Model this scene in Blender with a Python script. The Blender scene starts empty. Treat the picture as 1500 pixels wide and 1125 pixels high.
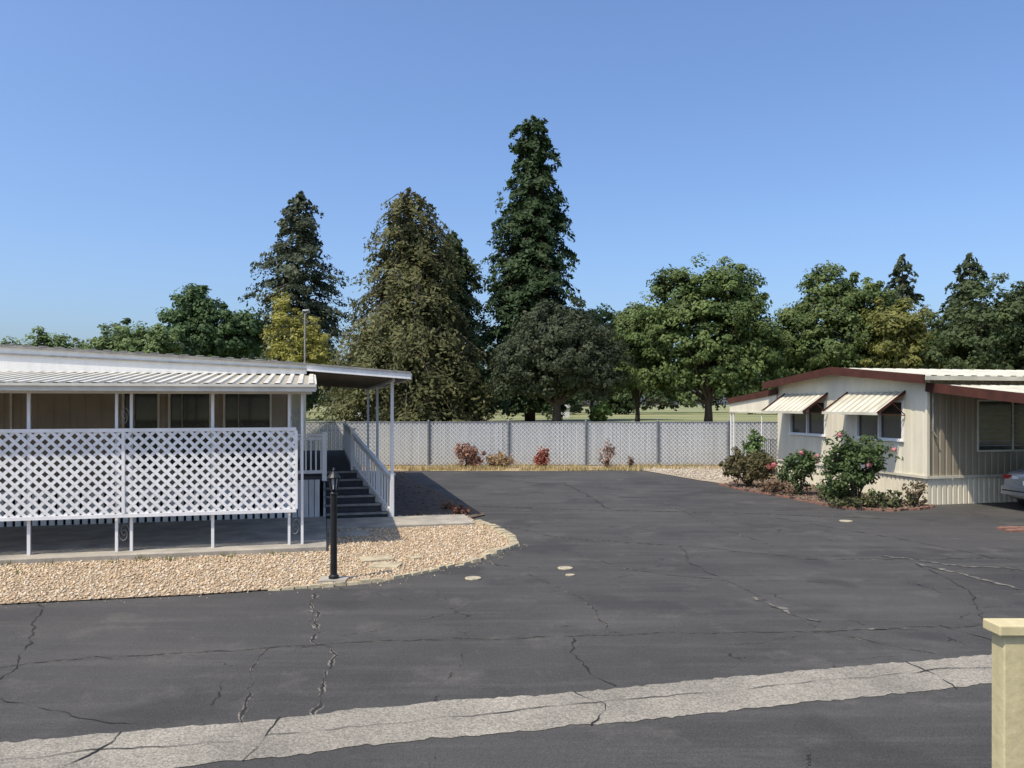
import bpy, math, random
import numpy as np
from mathutils import Vector, Matrix, noise as mnoise
random.seed(7); rng=np.random.default_rng(11)
scene=bpy.context.scene
ANG=math.radians(13.5); CA,SA=math.cos(ANG),math.sin(ANG)
def ab2w(a,b): return (CA*a-SA*b, SA*a+CA*b)
def w2ab(x,y): return (CA*x+SA*y, -SA*x+CA*y)

# ---------------------------------------------------------------- materials
def newmat(name):
    m=bpy.data.materials.new(name); m.use_nodes=True
    nt=m.node_tree; b=nt.nodes['Principled BSDF']
    return m,nt,b
def N(nt,t,**kw):
    n=nt.nodes.new(t)
    for k,v in kw.items():
        if k in n.inputs: n.inputs[k].default_value=v
        else: setattr(n,k,v)
    return n
def L(nt,a,b): nt.links.new(a,b)
def c4(c): return (c[0],c[1],c[2],1)
def pmat(name,c1,c2=None,scale=3.0,rough=0.7,bump=0.0,bscale=40.0,metal=0.0,spec=0.3,lo=0.35,hi=0.65,stretch=None,speck=0,sscale=120):
    m,nt,b=newmat(name)
    b.inputs['Roughness'].default_value=rough; b.inputs['Metallic'].default_value=metal
    b.inputs['Specular IOR Level'].default_value=spec
    if c2 is None: c2=tuple(x*0.85 for x in c1)
    tc=N(nt,'ShaderNodeTexCoord'); src=tc.outputs['Object']
    if stretch:
        mp=N(nt,'ShaderNodeMapping'); mp.inputs['Scale'].default_value=stretch; L(nt,src,mp.inputs['Vector']); src=mp.outputs[0]
    no=N(nt,'ShaderNodeTexNoise',Scale=scale,Detail=6.0,Roughness=0.6); L(nt,src,no.inputs['Vector'])
    r=N(nt,'ShaderNodeValToRGB'); r.color_ramp.elements[0].position=lo; r.color_ramp.elements[1].position=hi
    r.color_ramp.elements[0].color=c4(c1); r.color_ramp.elements[1].color=c4(c2)
    L(nt,no.outputs['Fac'],r.inputs[0]); col=r.outputs[0]
    if speck>0:
        n3=N(nt,'ShaderNodeTexNoise',Scale=float(sscale),Detail=3.0,Roughness=.7); L(nt,tc.outputs['Object'],n3.inputs['Vector'])
        mr=N(nt,'ShaderNodeMapRange'); mr.inputs[1].default_value=.3; mr.inputs[2].default_value=.7; mr.inputs[3].default_value=1-speck; mr.inputs[4].default_value=1+speck
        L(nt,n3.outputs['Fac'],mr.inputs[0]); mg=N(nt,'ShaderNodeMixRGB',blend_type='MULTIPLY'); mg.inputs[0].default_value=1
        L(nt,col,mg.inputs[1]); L(nt,mr.outputs[0],mg.inputs[2]); col=mg.outputs[0]
    L(nt,col,b.inputs['Base Color'])
    if bump>0:
        n2=N(nt,'ShaderNodeTexNoise',Scale=bscale,Detail=4.0); L(nt,tc.outputs['Object'],n2.inputs['Vector'])
        bp=N(nt,'ShaderNodeBump',Strength=bump,Distance=0.02); L(nt,n2.outputs['Fac'],bp.inputs['Height']); L(nt,bp.outputs[0],b.inputs['Normal'])
    return m
def attrmat(name,rough=0.7,trans=0.0,spec=0.2):
    m,nt,b=newmat(name)
    at=N(nt,'ShaderNodeAttribute'); at.attribute_name='Col'
    L(nt,at.outputs['Color'],b.inputs['Base Color']); b.inputs['Roughness'].default_value=rough
    b.inputs['Specular IOR Level'].default_value=spec
    if trans>0:
        tr=N(nt,'ShaderNodeBsdfTranslucent'); L(nt,at.outputs['Color'],tr.inputs['Color'])
        mx=N(nt,'ShaderNodeMixShader'); mx.inputs[0].default_value=trans
        out=nt.nodes['Material Output']; L(nt,b.outputs[0],mx.inputs[1]); L(nt,tr.outputs[0],mx.inputs[2]); L(nt,mx.outputs[0],out.inputs['Surface'])
    return m

def asphalt_mat():
    m,nt,b=newmat('sealed_asphalt')
    tc=N(nt,'ShaderNodeTexCoord'); o=tc.outputs['Object']
    n1=N(nt,'ShaderNodeTexNoise',Scale=0.3,Detail=6.0,Roughness=0.62); L(nt,o,n1.inputs['Vector'])
    r1=N(nt,'ShaderNodeValToRGB'); r1.color_ramp.elements[0].position=.3; r1.color_ramp.elements[1].position=.7
    r1.color_ramp.elements[0].color=(.045,.0425,.040,1); r1.color_ramp.elements[1].color=(.074,.069,.063,1)
    L(nt,n1.outputs['Fac'],r1.inputs[0])
    mp=N(nt,'ShaderNodeMapping'); mp.inputs['Rotation'].default_value=(0,0,-ANG); mp.inputs['Scale'].default_value=(.22,2.4,1); L(nt,o,mp.inputs[0])
    n2=N(nt,'ShaderNodeTexNoise',Scale=1.2,Detail=8.0,Roughness=0.72); L(nt,mp.outputs[0],n2.inputs['Vector'])
    r2=N(nt,'ShaderNodeMapRange'); r2.inputs[1].default_value=.48; r2.inputs[2].default_value=.74; r2.inputs[3].default_value=0; r2.inputs[4].default_value=.55
    L(nt,n2.outputs['Fac'],r2.inputs[0])
    mx=N(nt,'ShaderNodeMixRGB'); L(nt,r2.outputs[0],mx.inputs[0]); L(nt,r1.outputs[0],mx.inputs[1]); mx.inputs[2].default_value=(.112,.103,.090,1)
    n5=N(nt,'ShaderNodeTexNoise',Scale=.9,Detail=9.0,Roughness=0.75); L(nt,o,n5.inputs['Vector'])
    r5=N(nt,'ShaderNodeMapRange'); r5.inputs[1].default_value=.54; r5.inputs[2].default_value=.7; r5.inputs[3].default_value=0; r5.inputs[4].default_value=.5
    L(nt,n5.outputs['Fac'],r5.inputs[0])
    mx5=N(nt,'ShaderNodeMixRGB'); L(nt,r5.outputs[0],mx5.inputs[0]); L(nt,mx.outputs[0],mx5.inputs[1]); mx5.inputs[2].default_value=(.135,.122,.104,1)
    n6=N(nt,'ShaderNodeTexNoise',Scale=.55,Detail=3.0,Roughness=0.5); L(nt,o,n6.inputs['Vector'])
    r6=N(nt,'ShaderNodeMapRange'); r6.inputs[1].default_value=.57; r6.inputs[2].default_value=.64; r6.inputs[3].default_value=0; r6.inputs[4].default_value=.6
    L(nt,n6.outputs['Fac'],r6.inputs[0])
    mx6=N(nt,'ShaderNodeMixRGB'); L(nt,r6.outputs[0],mx6.inputs[0]); L(nt,mx5.outputs[0],mx6.inputs[1]); mx6.inputs[2].default_value=(.040,.038,.036,1)
    n3=N(nt,'ShaderNodeTexNoise',Scale=80.0,Detail=4.0,Roughness=.7); L(nt,o,n3.inputs['Vector'])
    r3=N(nt,'ShaderNodeMapRange'); r3.inputs[1].default_value=.3; r3.inputs[2].default_value=.7; r3.inputs[3].default_value=.6; r3.inputs[4].default_value=1.4
    L(nt,n3.outputs['Fac'],r3.inputs[0])
    mg=N(nt,'ShaderNodeMixRGB',blend_type='MULTIPLY'); mg.inputs[0].default_value=1; L(nt,mx6.outputs[0],mg.inputs[1]); L(nt,r3.outputs[0],mg.inputs[2])
    nw=N(nt,'ShaderNodeTexNoise',Scale=1.0,Detail=7.0,Roughness=.65); L(nt,o,nw.inputs['Vector'])
    va=N(nt,'ShaderNodeVectorMath',operation='MULTIPLY_ADD'); va.inputs[1].default_value=(.8,.8,0); L(nt,nw.outputs['Color'],va.inputs[0]); L(nt,o,va.inputs[2])
    vo=N(nt,'ShaderNodeTexVoronoi',feature='DISTANCE_TO_EDGE',Scale=.3); L(nt,va.outputs[0],vo.inputs['Vector'])
    nm=N(nt,'ShaderNodeTexNoise',Scale=2.5,Detail=5.0); L(nt,o,nm.inputs['Vector'])
    rm=N(nt,'ShaderNodeMapRange'); rm.inputs[1].default_value=.47; rm.inputs[2].default_value=.64; rm.inputs[3].default_value=.0; rm.inputs[4].default_value=.0026; L(nt,nm.outputs['Fac'],rm.inputs[0])
    lt=N(nt,'ShaderNodeMath',operation='LESS_THAN'); L(nt,vo.outputs['Distance'],lt.inputs[0]); L(nt,rm.outputs[0],lt.inputs[1])
    mc=N(nt,'ShaderNodeMixRGB'); L(nt,lt.outputs[0],mc.inputs[0]); L(nt,mg.outputs[0],mc.inputs[1]); mc.inputs[2].default_value=(.022,.02,.019,1)
    L(nt,mc.outputs[0],b.inputs['Base Color']); b.inputs['Roughness'].default_value=.78; b.inputs['Specular IOR Level'].default_value=.18
    bp=N(nt,'ShaderNodeBump',Strength=.5,Distance=.01); L(nt,n3.outputs['Fac'],bp.inputs['Height']); L(nt,bp.outputs[0],b.inputs['Normal'])
    return m

M={}
M['asphalt']=asphalt_mat()
M['patch']=pmat('asphalt_patch',(.042,.040,.038),(.062,.058,.054),scale=1.2,rough=.8,bump=.4,bscale=80,speck=.35,sscale=80)
M['grass']=pmat('park_grass',(.14,.16,.06),(.27,.25,.12),scale=.03,rough=.9,bump=.3,bscale=2)
M['concrete']=pmat('old_concrete',(.30,.267,.215),(.15,.135,.11),scale=1.1,rough=.9,bump=.7,bscale=50,lo=.3,hi=.8,speck=.45,sscale=45)
M['concrete2']=pmat('slab_concrete',(.40,.355,.285),(.25,.225,.185),scale=2,rough=.85,bump=.2,bscale=60,speck=.15)
M['crack']=pmat('crack_dark',(.014,.013,.012),(.035,.032,.028),scale=6,rough=.9)
M['crackl']=pmat('crack_worn',(.19,.17,.14),(.055,.05,.046),scale=10,rough=.9,lo=.42,hi=.56)
M['gravelbase']=pmat('gravel_base',(.40,.30,.19),(.27,.20,.13),scale=25,rough=.9,bump=.8,bscale=30)
M['whitegravel']=pmat('white_gravel_base',(.40,.33,.24),(.26,.20,.14),scale=2,rough=.9,bump=.8,bscale=22,speck=.3,sscale=25)
M['stone']=attrmat('pebbles',.8)
M['mulch']=pmat('dark_soil',(.075,.054,.038),(.14,.10,.07),scale=6,rough=.95,bump=.9,bscale=25,speck=.3,sscale=40)
M['dry']=pmat('dry_grass_soil',(.40,.30,.16),(.26,.19,.11),scale=3,rough=.95,bump=.8,bscale=20)
M['white']=pmat('white_paint',(.82,.80,.76),(.72,.70,.66),scale=3,rough=.5,stretch=(2,2,.6))
M['whited']=pmat('weathered_white',(.66,.65,.62),(.48,.47,.44),scale=2,rough=.6,stretch=(3,3,.6))
M['lattice']=pmat('lattice_white',(.84,.82,.79),(.72,.70,.67),scale=2.5,rough=.45)
M['cream']=pmat('cream_siding',(.72,.65,.49),(.60,.54,.41),scale=1.0,rough=.6,stretch=(2,2,.5))
M['tan']=pmat('tan_siding',(.30,.255,.18),(.22,.185,.13),scale=1.3,rough=.6,stretch=(2,2,.5))  # carport side: shade under the roof is darkened into this siding colour
M['creamroof']=pmat('cream_metal_roof',(.60,.56,.44),(.42,.39,.30),scale=1.6,rough=.55)
M['rib2']=pmat('tan_metal_stripe',(.38,.34,.25),(.30,.265,.20),scale=1.6,rough=.55)
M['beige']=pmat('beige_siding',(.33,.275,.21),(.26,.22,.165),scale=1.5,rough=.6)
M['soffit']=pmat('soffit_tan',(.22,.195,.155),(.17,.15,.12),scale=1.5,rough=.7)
M['awn']=pmat('awning_metal',(.66,.61,.50),(.50,.46,.37),scale=1.2,rough=.5)
M['gutter']=pmat('gutter_metal',(.68,.64,.55),(.55,.51,.43),scale=4,rough=.45)
M['maroon']=pmat('maroon_trim',(.085,.031,.021),(.055,.022,.016),scale=3,rough=.7,spec=.15)
M['roofgrey']=pmat('roof_edge_grey',(.30,.28,.25),(.18,.17,.155),scale=6,rough=.7)
M['dark']=pmat('charcoal_tread',(.045,.045,.05),(.07,.07,.075),scale=6,rough=.8)
M['blackmetal']=pmat('black_metal',(.012,.012,.013),(.02,.02,.02),scale=6,rough=.4)
M['glass']=pmat('window_glass',(.03,.032,.029),(.065,.062,.053),scale=1.3,rough=.08,spec=.6,stretch=(2,1,.4))
M['lampglass']=pmat('lamp_glass',(.35,.35,.33),(.5,.5,.48),scale=5,rough=.2)
M['slat']=attrmat('privacy_slats',.5)
M['galv']=pmat('galvanised_steel',(.22,.225,.23),(.15,.155,.16),scale=5,rough=.5,metal=.3)
M['galvw']=pmat('wire_steel',(.75,.75,.74),(.6,.6,.6),scale=5,rough=.5,metal=.1)
M['wood']=pmat('painted_post',(.56,.475,.27),(.47,.39,.21),scale=1.5,rough=.65,bump=.2,bscale=14,stretch=(10,10,.7),lo=.2,hi=.8,speck=.08,sscale=30)
M['edging']=pmat('edging_block',(.46,.39,.25),(.30,.25,.17),scale=8,rough=.9,bump=.4,bscale=30)
M['brick']=pmat('red_brick',(.26,.13,.09),(.16,.085,.06),scale=9,rough=.9,bump=.4)
M['leaf']=attrmat('foliage',.6,.32)
M['bark']=pmat('bark',(.11,.08,.06),(.06,.045,.035),scale=2,rough=.95,bump=.8,bscale=6,stretch=(3,3,.5))
M['carpaint']=pmat('silver_paint',(.42,.43,.44),(.40,.41,.42),scale=2,rough=.25,metal=.7,spec=.5)
M['tyre']=pmat('tyre_rubber',(.02,.02,.02),(.03,.03,.03),scale=10,rough=.85)
M['red']=pmat('tail_lens',(.25,.01,.01),(.2,.01,.01),scale=4,rough=.2)
M['lens']=pmat('clear_lens',(.6,.6,.6),(.5,.5,.5),scale=4,rough=.15)
M['rim']=pmat('alloy',(.45,.45,.46),(.35,.35,.36),scale=4,rough=.3,metal=.8)

# ---------------------------------------------------------------- mesh helpers
class MB:
    def __init__(s): s.v=[]; s.f=[]; s.mi=[]; s.mats=[]
    def m(s,mat):
        if mat not in s.mats: s.mats.append(mat)
        return s.mats.index(mat)
    def quad(s,pts,mat):
        k=len(s.v); s.v+= [tuple(p) for p in pts]; s.f.append(tuple(range(k,k+len(pts)))); s.mi.append(s.m(mat))
    def hexa(s,p,mat):
        k=len(s.v); s.v+=[tuple(q) for q in p]
        for f in ((3,2,1,0),(4,5,6,7),(0,1,5,4),(1,2,6,5),(2,3,7,6),(3,0,4,7)):
            s.f.append(tuple(k+i for i in f)); s.mi.append(s.m(mat))
    def box(s,x0,x1,y0,y1,z0,z1,mat):
        s.hexa([(x0,y0,z0),(x1,y0,z0),(x1,y1,z0),(x0,y1,z0),(x0,y0,z1),(x1,y0,z1),(x1,y1,z1),(x0,y1,z1)],mat)
    def beam(s,p,q,w,h,mat,up=(0,0,1)):
        p=Vector(p);q=Vector(q);d=(q-p).normalized();u=Vector(up)
        sd=d.cross(u)
        if sd.length<1e-4: sd=d.cross(Vector((0,1,0)))
        sd.normalize(); u=sd.cross(d).normalized(); sd*=w/2;u*=h/2
        s.hexa([p-sd-u,p+sd-u,q+sd-u,q-sd-u,p-sd+u,p+sd+u,q+sd+u,q-sd+u],mat)
    def tube(s,pts,rad,mat,n=8,cap=True):
        rings=[]
        for i,p in enumerate(pts):
            p=Vector(p)
            d=(Vector(pts[min(i+1,len(pts)-1)])-Vector(pts[max(i-1,0)])).normalized()
            x=d.cross(Vector((0.31,.95,.1))).normalized(); y=d.cross(x).normalized()
            k=len(s.v); r=rad[i]
            s.v+=[tuple(p+x*math.cos(2*math.pi*j/n)*r+y*math.sin(2*math.pi*j/n)*r) for j in range(n)]
            rings.append(k)
        for a,b in zip(rings,rings[1:]):
            for j in range(n):
                s.f.append((a+j,a+(j+1)%n,b+(j+1)%n,b+j)); s.mi.append(s.m(mat))
        if cap:
            s.f.append(tuple(rings[-1]+j for j in range(n))); s.mi.append(s.m(mat))
            s.f.append(tuple(rings[0]+j for j in reversed(range(n)))); s.mi.append(s.m(mat))
    def obj(s,name,parent=None,rot=0.0,loc=(0,0,0),bevel=0,smooth=False):
        me=bpy.data.meshes.new(name); me.from_pydata(s.v,[],s.f)
        for m in s.mats: me.materials.append(M[m])
        me.polygons.foreach_set('material_index',s.mi)
        if smooth: me.polygons.foreach_set('use_smooth',[True]*len(s.f))
        me.update()
        o=bpy.data.objects.new(name,me); scene.collection.objects.link(o)
        o.rotation_euler[2]=rot; o.location=loc
        if parent: o.parent=parent
        if bevel:
            b=o.modifiers.new('bevel','BEVEL'); b.width=bevel; b.segments=2; b.limit_method='ANGLE'
        return o
def empty(name,rot=0,loc=(0,0,0)):
    e=bpy.data.objects.new(name,None); scene.collection.objects.link(e); e.rotation_euler[2]=rot; e.location=loc; return e
def sheet(name,pts,z,mat,rot=0):
    mb=MB(); mb.quad([(p[0],p[1],z) for p in pts],mat); return mb.obj(name,rot=rot)
def inpoly(x,y,poly):
    c=False;n=len(poly)
    for i in range(n):
        x1,y1=poly[i];x2,y2=poly[(i+1)%n]
        if (y1>y)!=(y2>y) and x<(x2-x1)*(y-y1)/(y2-y1)+x1: c=not c
    return c
def npmesh(name,V,F4,C=None,mats=(),mi=None,extra=None,parent=None):
    me=bpy.data.meshes.new(name)
    nv=len(V); k=F4.shape[1]; nf=len(F4)
    ev=np.array(extra.v,dtype=np.float32).reshape(-1,3) if extra else np.zeros((0,3),np.float32)
    ef=extra.f if extra else []
    totV=np.concatenate([V.astype(np.float32),ev]); 
    loops=[F4.astype(np.int32).ravel()]; starts=list(range(0,nf*k,k)); tot=[k]*nf; cur=nf*k
    if ef:
        el=[]
        for f in ef:
            starts.append(cur); tot.append(len(f)); cur+=len(f); el+= [i+nv for i in f]
        loops.append(np.array(el,dtype=np.int32))
    lo=np.concatenate(loops)
    me.vertices.add(len(totV)); me.vertices.foreach_set('co',totV.ravel())
    me.loops.add(len(lo)); me.loops.foreach_set('vertex_index',lo)
    me.polygons.add(len(starts)); me.polygons.foreach_set('loop_start',starts)
    try: me.polygons.foreach_set('loop_total',tot)
    except Exception: pass
    for m in mats: me.materials.append(M[m])
    mm=np.zeros(len(starts),dtype=np.int32)
    if ef: mm[nf:]=1
    me.polygons.foreach_set('material_index',mm)
    if C is not None:
        ca=me.color_attributes.new('Col','FLOAT_COLOR','POINT')
        cc=np.ones((len(totV),4),dtype=np.float32); cc[:nv,:3]=C; cc[nv:,:3]=.05
        ca.data.foreach_set('color',cc.ravel())
    me.update(calc_edges=True); me.validate()
    o=bpy.data.objects.new(name,me); scene.collection.objects.link(o)
    if parent: o.parent=parent
    return o
def leafquads(P,Nn,size,col,aspect=1.5):
    n=len(P); Nn=Nn/np.maximum(np.linalg.norm(Nn,axis=1,keepdims=True),1e-6)
    r=rng.normal(size=(n,3)); T=np.cross(Nn,r); T/=np.maximum(np.linalg.norm(T,axis=1,keepdims=True),1e-6)
    B=np.cross(Nn,T); s=size.reshape(-1,1)*.5
    V=np.stack([P-T*s*aspect,P+B*s*.8-T*s*.1,P+T*s*aspect,P-B*s*.8+T*s*.15],axis=1).reshape(-1,3)
    F=np.arange(4*n).reshape(n,4); C=np.repeat(col,4,axis=0)
    return V,F,C
def unit(n):
    v=rng.normal(size=(n,3)); return v/np.linalg.norm(v,axis=1,keepdims=True)
TINT=np.array([1.02,1.03,.90])

# ---------------------------------------------------------------- trees
def conifer(name,x,y,H,prof,base,col,col2,nb=420,lpb=60,leaf=.5,droop=.25,lean=(0,0),rag=.25,fan=.22,hang=.22,lift=.25):
    """branch sprays on a tapered trunk; prof: (t_from_top, radius)"""
    ts=[p[0] for p in prof]; rs=[p[1] for p in prof]; rmax=max(rs)
    tr=MB(); lean=np.array([lean[0],lean[1]])
    pts=[];rad=[]
    for i in range(9):
        t=i/8; z=H*t*.99; pts.append((lean[0]*t*t,lean[1]*t*t,z)); rad.append(max(.05,H*.018*(1-t)**.8+.03))
    tr.tube(pts,rad,'bark',8)
    P=[];Nn=[];S=[];C=[]
    ph=rng.uniform(0,6.28,6)
    for i in range(nb):
        t=(rng.uniform(0,1)**.82)
        z=H-t*(H-base)
        az=rng.uniform(0,2*math.pi)
        R=np.interp(t,ts,rs)
        R*= .9+.16*math.sin(2*az+z*.45+ph[0])*math.sin(z*.8+ph[1])+.13*math.sin(4*az-z*1.3+ph[2])+rng.uniform(-rag,rag*.7)
        if rng.uniform()<.06: R*=1.25
        R=max(R,.3)
        d=np.array([math.cos(az),math.sin(az)]); q0=lean*(z/H)**2
        if i%3==0 and R>1:
            tr.tube([(q0[0],q0[1],z),(q0[0]+d[0]*R*.5,q0[1]+d[1]*R*.5,z+R*lift*.3),(q0[0]+d[0]*R*.92,q0[1]+d[1]*R*.92,z+R*(lift*.9-(droop+lift)*.85))],[.13,.08,.02],'bark',4,False)
        n=int(lpb*(.35+R/rmax)); 
        nk=max(2,int(2+3*R/rmax)); ks=np.sort(np.sqrt(rng.uniform(.05,1,nk))); ks[-1]=1
        ki=rng.integers(0,nk,n); s=np.clip(ks[ki]+rng.normal(size=n)*.075,.05,1.05)
        klat=rng.normal(size=nk)*fan*1.2*R*(1.1-ks)
        lat=klat[ki]+rng.normal(size=n)*(.10+.05*R)
        kz=rng.normal(size=nk)*.15
        zz=z+R*(lift*s-(droop+lift)*s*s)+kz[ki]+(-np.abs(rng.normal(size=n)))*(hang+.045*R)
        px=d[0]*s*R-d[1]*lat; py=d[1]*s*R+d[0]*lat
        P.append(np.stack([px+q0[0],py+q0[1],zz],1))
        Nn.append(np.stack([d[0]*.8+0*s,d[1]*.8+0*s,.6+0*s],1)+rng.normal(size=(n,3))*.45)
        S.append(leaf*rng.uniform(.45,1.2,n))
        kc=rng.uniform(0,1,nk); mixv=np.clip(kc[ki]*.65+.35*rng.uniform(0,1,n),0,1).reshape(-1,1)
        c=np.array(col)*(1-mixv)+np.array(col2)*mixv
        C.append(c*rng.uniform(.8,1.2)*TINT)
    P=np.concatenate(P);Nn=np.concatenate(Nn);S=np.concatenate(S);C=np.concatenate(C)
    V,F,CC=leafquads(P,Nn,S,C,1.8)
    o=npmesh(name,V,F,CC,('leaf','bark'),extra=tr); o.location=(x,y,0); return o

def broadleaf(name,x,y,lobes,col,col2,ncl=260,lpc=80,leaf=.4,clr=1.2,trunk=(.5,3.0),inner=.25,droop=0,zmin=0.05):
    tr=MB(); lob=np.array(lobes,dtype=float)
    cx,cy=lob[0,0],lob[0,1]; th=trunk[1]; tr0=trunk[0]
    tr.tube([(0,0,-.1),(.05,0,th*.5),(cx*.2,cy*.2,th),(cx*.6,cy*.6,lob[0,2])],[tr0*1.25,tr0,tr0*.85,tr0*.35],'bark',9)
    w=(lob[:,3]*lob[:,5]); w=w/w.sum()
    P=[];Nn=[];S=[];C=[]; ph=rng.uniform(0,6.28,3)
    for i in range(ncl):
        l=lob[rng.choice(len(lob),p=w)]
        u=unit(1)[0]
        if u[2]<-.7: u[2]*=-.4; u/=np.linalg.norm(u)
        rr=rng.uniform(.74,1.03) if rng.uniform()>inner else rng.uniform(.3,.8)
        rr*=1+.10*math.sin(5*u[0]+3*u[2]+ph[0])+.08*math.sin(9*u[2]+4*u[1]+ph[1])+rng.normal()*.06
        c0=l[:3]+u*l[3:]*rr
        if i%max(1,ncl//18)==0:
            m1=(np.array([cx*.3,cy*.3,th])*.5+c0*.5)+rng.normal(size=3)*.3
            tr.tube([(cx*.2,cy*.2,th*.95),tuple(m1),tuple(c0)],[tr0*.42,tr0*.22,tr0*.05],'bark',5,False)
        k=rng.uniform(.5,1.3)*clr; n=int(lpc*rng.uniform(.6,1.3))
        v=unit(n)*np.power(rng.uniform(0.05,1,n),.4).reshape(-1,1)
        v[:,2]*=.65; v[:,2]-=droop*np.abs(rng.normal(size=n))
        P.append(c0+v*k); Nn.append(u*.6+v*.9+np.array([0,0,.4])+rng.normal(size=(n,3))*.42)
        S.append(leaf*rng.uniform(.5,1.25,n))
        mv=np.clip(rng.uniform(0,1)*.65+.35*rng.uniform(0,1,n),0,1).reshape(-1,1)
        cc=np.array(col)*(1-mv)+np.array(col2)*mv
        C.append(cc*rng.uniform(.8,1.2)*TINT)
    P=np.concatenate(P);Nn=np.concatenate(Nn);S=np.concatenate(S);C=np.concatenate(C)
    k=P[:,2]>zmin+rng.uniform(0,.5,len(P))*(zmin>.2)
    P,Nn,S,C=P[k],Nn[k],S[k],C[k]
    V,F,CC=leafquads(P,Nn,S,C,1.3)
    o=npmesh(name,V,F,CC,('leaf','bark'),extra=tr); o.location=(x,y,0); return o

conifer('redwood_tree',2.7,118,45.9,[(0,1.2),(.02,2.6),(.06,3.3),(.11,2.9),(.16,2.7),(.22,3.9),(.32,5.0),(.42,5.4),(.52,6.4),(.7,7.2),(.85,7.0),(1,6.2)],3.0,
        (.028,.052,.025),(.07,.105,.042),nb=860,lpb=62,leaf=.5,droop=.2,lean=(.6,0),rag=.34,fan=.18)
conifer('redwood_tree',-34.2,125,36.4,[(0,.4),(.05,1.8),(.12,3.6),(.18,3.0),(.28,5.0),(.4,6.8),(.5,7.2),(.6,6.8),(.8,6.6),(1,6)],5,
        (.055,.068,.045),(.10,.115,.075),nb=400,lpb=66,leaf=.46,droop=.12,rag=.38,lean=(.4,0),fan=.16)
conifer('cedar_tree',-13.8,105,31.5,[(0,1.2),(.03,2.8),(.08,3.9),(.16,4.3),(.28,5.2),(.42,6.6),(.55,8.4),(.7,9.6),(.85,10.3),(1,10.0)],.8,
        (.075,.080,.036),(.16,.15,.068),nb=760,lpb=76,leaf=.4,droop=.3,rag=.4,lean=(.3,0),fan=.18,hang=.5,lift=.3)
conifer('cedar_tree',-8.7,113,28.0,[(0,.4),(.08,2.2),(.2,3.6),(.4,4.3),(.6,4.6),(1,4.6)],1.5,
        (.045,.068,.03),(.095,.115,.05),nb=420,lpb=64,leaf=.42,droop=.3,rag=.35,hang=.4)
conifer('fir_tree',69.6,140,29.2,[(0,.3),(.1,1.6),(.2,2.2),(.35,2.9),(.6,3.8),(1,4.4)],6,(.06,.08,.045),(.10,.115,.07),nb=220,lpb=45,leaf=.5,rag=.35)
conifer('fir_tree',75.8,130,27.4,[(0,.3),(.1,2.2),(.25,3.6),(.5,5.2),(1,5.5)],6,(.05,.07,.035),(.09,.11,.055),nb=280,lpb=50,leaf=.5,rag=.35)
broadleaf('oak_tree',5.4,95,[(0,0,8.6,6.8,6,5.6),(-3.4,0,6.4,4.8,4.4,4.2),(3.8,0,6.6,4.6,4.4,4.3),(.3,0,11.6,3.8,3.6,3.3)],(.042,.053,.032),(.08,.092,.056),ncl=680,lpc=84,leaf=.34,clr=1.1,trunk=(.55,2.4),droop=.25,zmin=2.0)
broadleaf('sycamore_tree',25,100,[(0,0,11,7.8,6.5,8.3),(-3.7,0,16.2,3.8,3.4,3.8),(2.6,0,16.8,4.4,4,3.6),(-6.5,0,9,4.4,4,6),(5.4,0,8.8,4.4,4,6.5),(0,0,6,6,5,4.5)],(.065,.10,.035),(.165,.205,.075),ncl=800,lpc=78,leaf=.4,clr=1.2,trunk=(.5,2.8),inner=.3,zmin=2.1)
broadleaf('sycamore_tree',16.6,104,[(0,0,8.5,3.5,3,6.4),(-.5,0,12.8,2.3,2,2.9)],(.065,.10,.038),(.16,.20,.075),ncl=260,lpc=74,leaf=.4,clr=1.1,trunk=(.3,2.5),zmin=2.1)
broadleaf('sycamore_tree',43.8,105,[(0,0,11,8.2,6.5,7.8),(-1.5,0,17,3.7,3.4,4.0),(3.5,0,15.5,3.9,3.6,3.7),(-6,0,9.5,4.7,4,6),(0,0,6,7,5,4.5)],(.065,.10,.035),(.16,.195,.075),ncl=720,lpc=78,leaf=.4,clr=1.2,trunk=(.5,2.6),inner=.3)
broadleaf('maple_tree',48.5,99,[(0,0,10.5,4.2,4,5.2),(1.2,0,7,4.4,4,4.7)],(.12,.13,.035),(.22,.21,.07),ncl=280,lpc=70,leaf=.38,clr=1.1,trunk=(.35,2.5))
broadleaf('evergreen_oak_tree',55,90,[(0,0,9.5,6.2,6,6.8),(5.5,0,10.4,5,5,6.4),(11,0,9.2,6,5,6.2),(-3.5,0,6.5,4,4,4.7),(6,0,5,8,4,4.5)],(.045,.065,.03),(.10,.125,.052),ncl=760,lpc=76,leaf=.38,clr=1.15,trunk=(.6,2.4))
broadleaf('ash_tree',13,128,[(0,0,11.5,5,4,7),(4.5,0,9.5,4.4,4,7)],(.10,.14,.05),(.19,.24,.09),ncl=320,lpc=66,leaf=.48,clr=1.3,trunk=(.3,3),zmin=2.1)
broadleaf('yellow_locust_tree',-20.8,75,[(0,0,8,2.9,2.7,3.6),(-.9,0,11,1.4,1.4,2.2),(1.7,0,7,2.2,2,3)],(.20,.19,.04),(.40,.36,.11),ncl=260,lpc=42,leaf=.2,clr=.6,trunk=(.16,2.5),inner=.4)
broadleaf('walnut_tree',-31,80,[(0,0,8.4,4.3,4,4.4),(-1.3,0,12.2,2.2,2,2.3),(3.4,0,9.5,2.5,2,2.4)],(.045,.08,.035),(.09,.14,.055),ncl=330,lpc=70,leaf=.34,clr=.9,trunk=(.35,3),inner=.3)
lobs=[]
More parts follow.
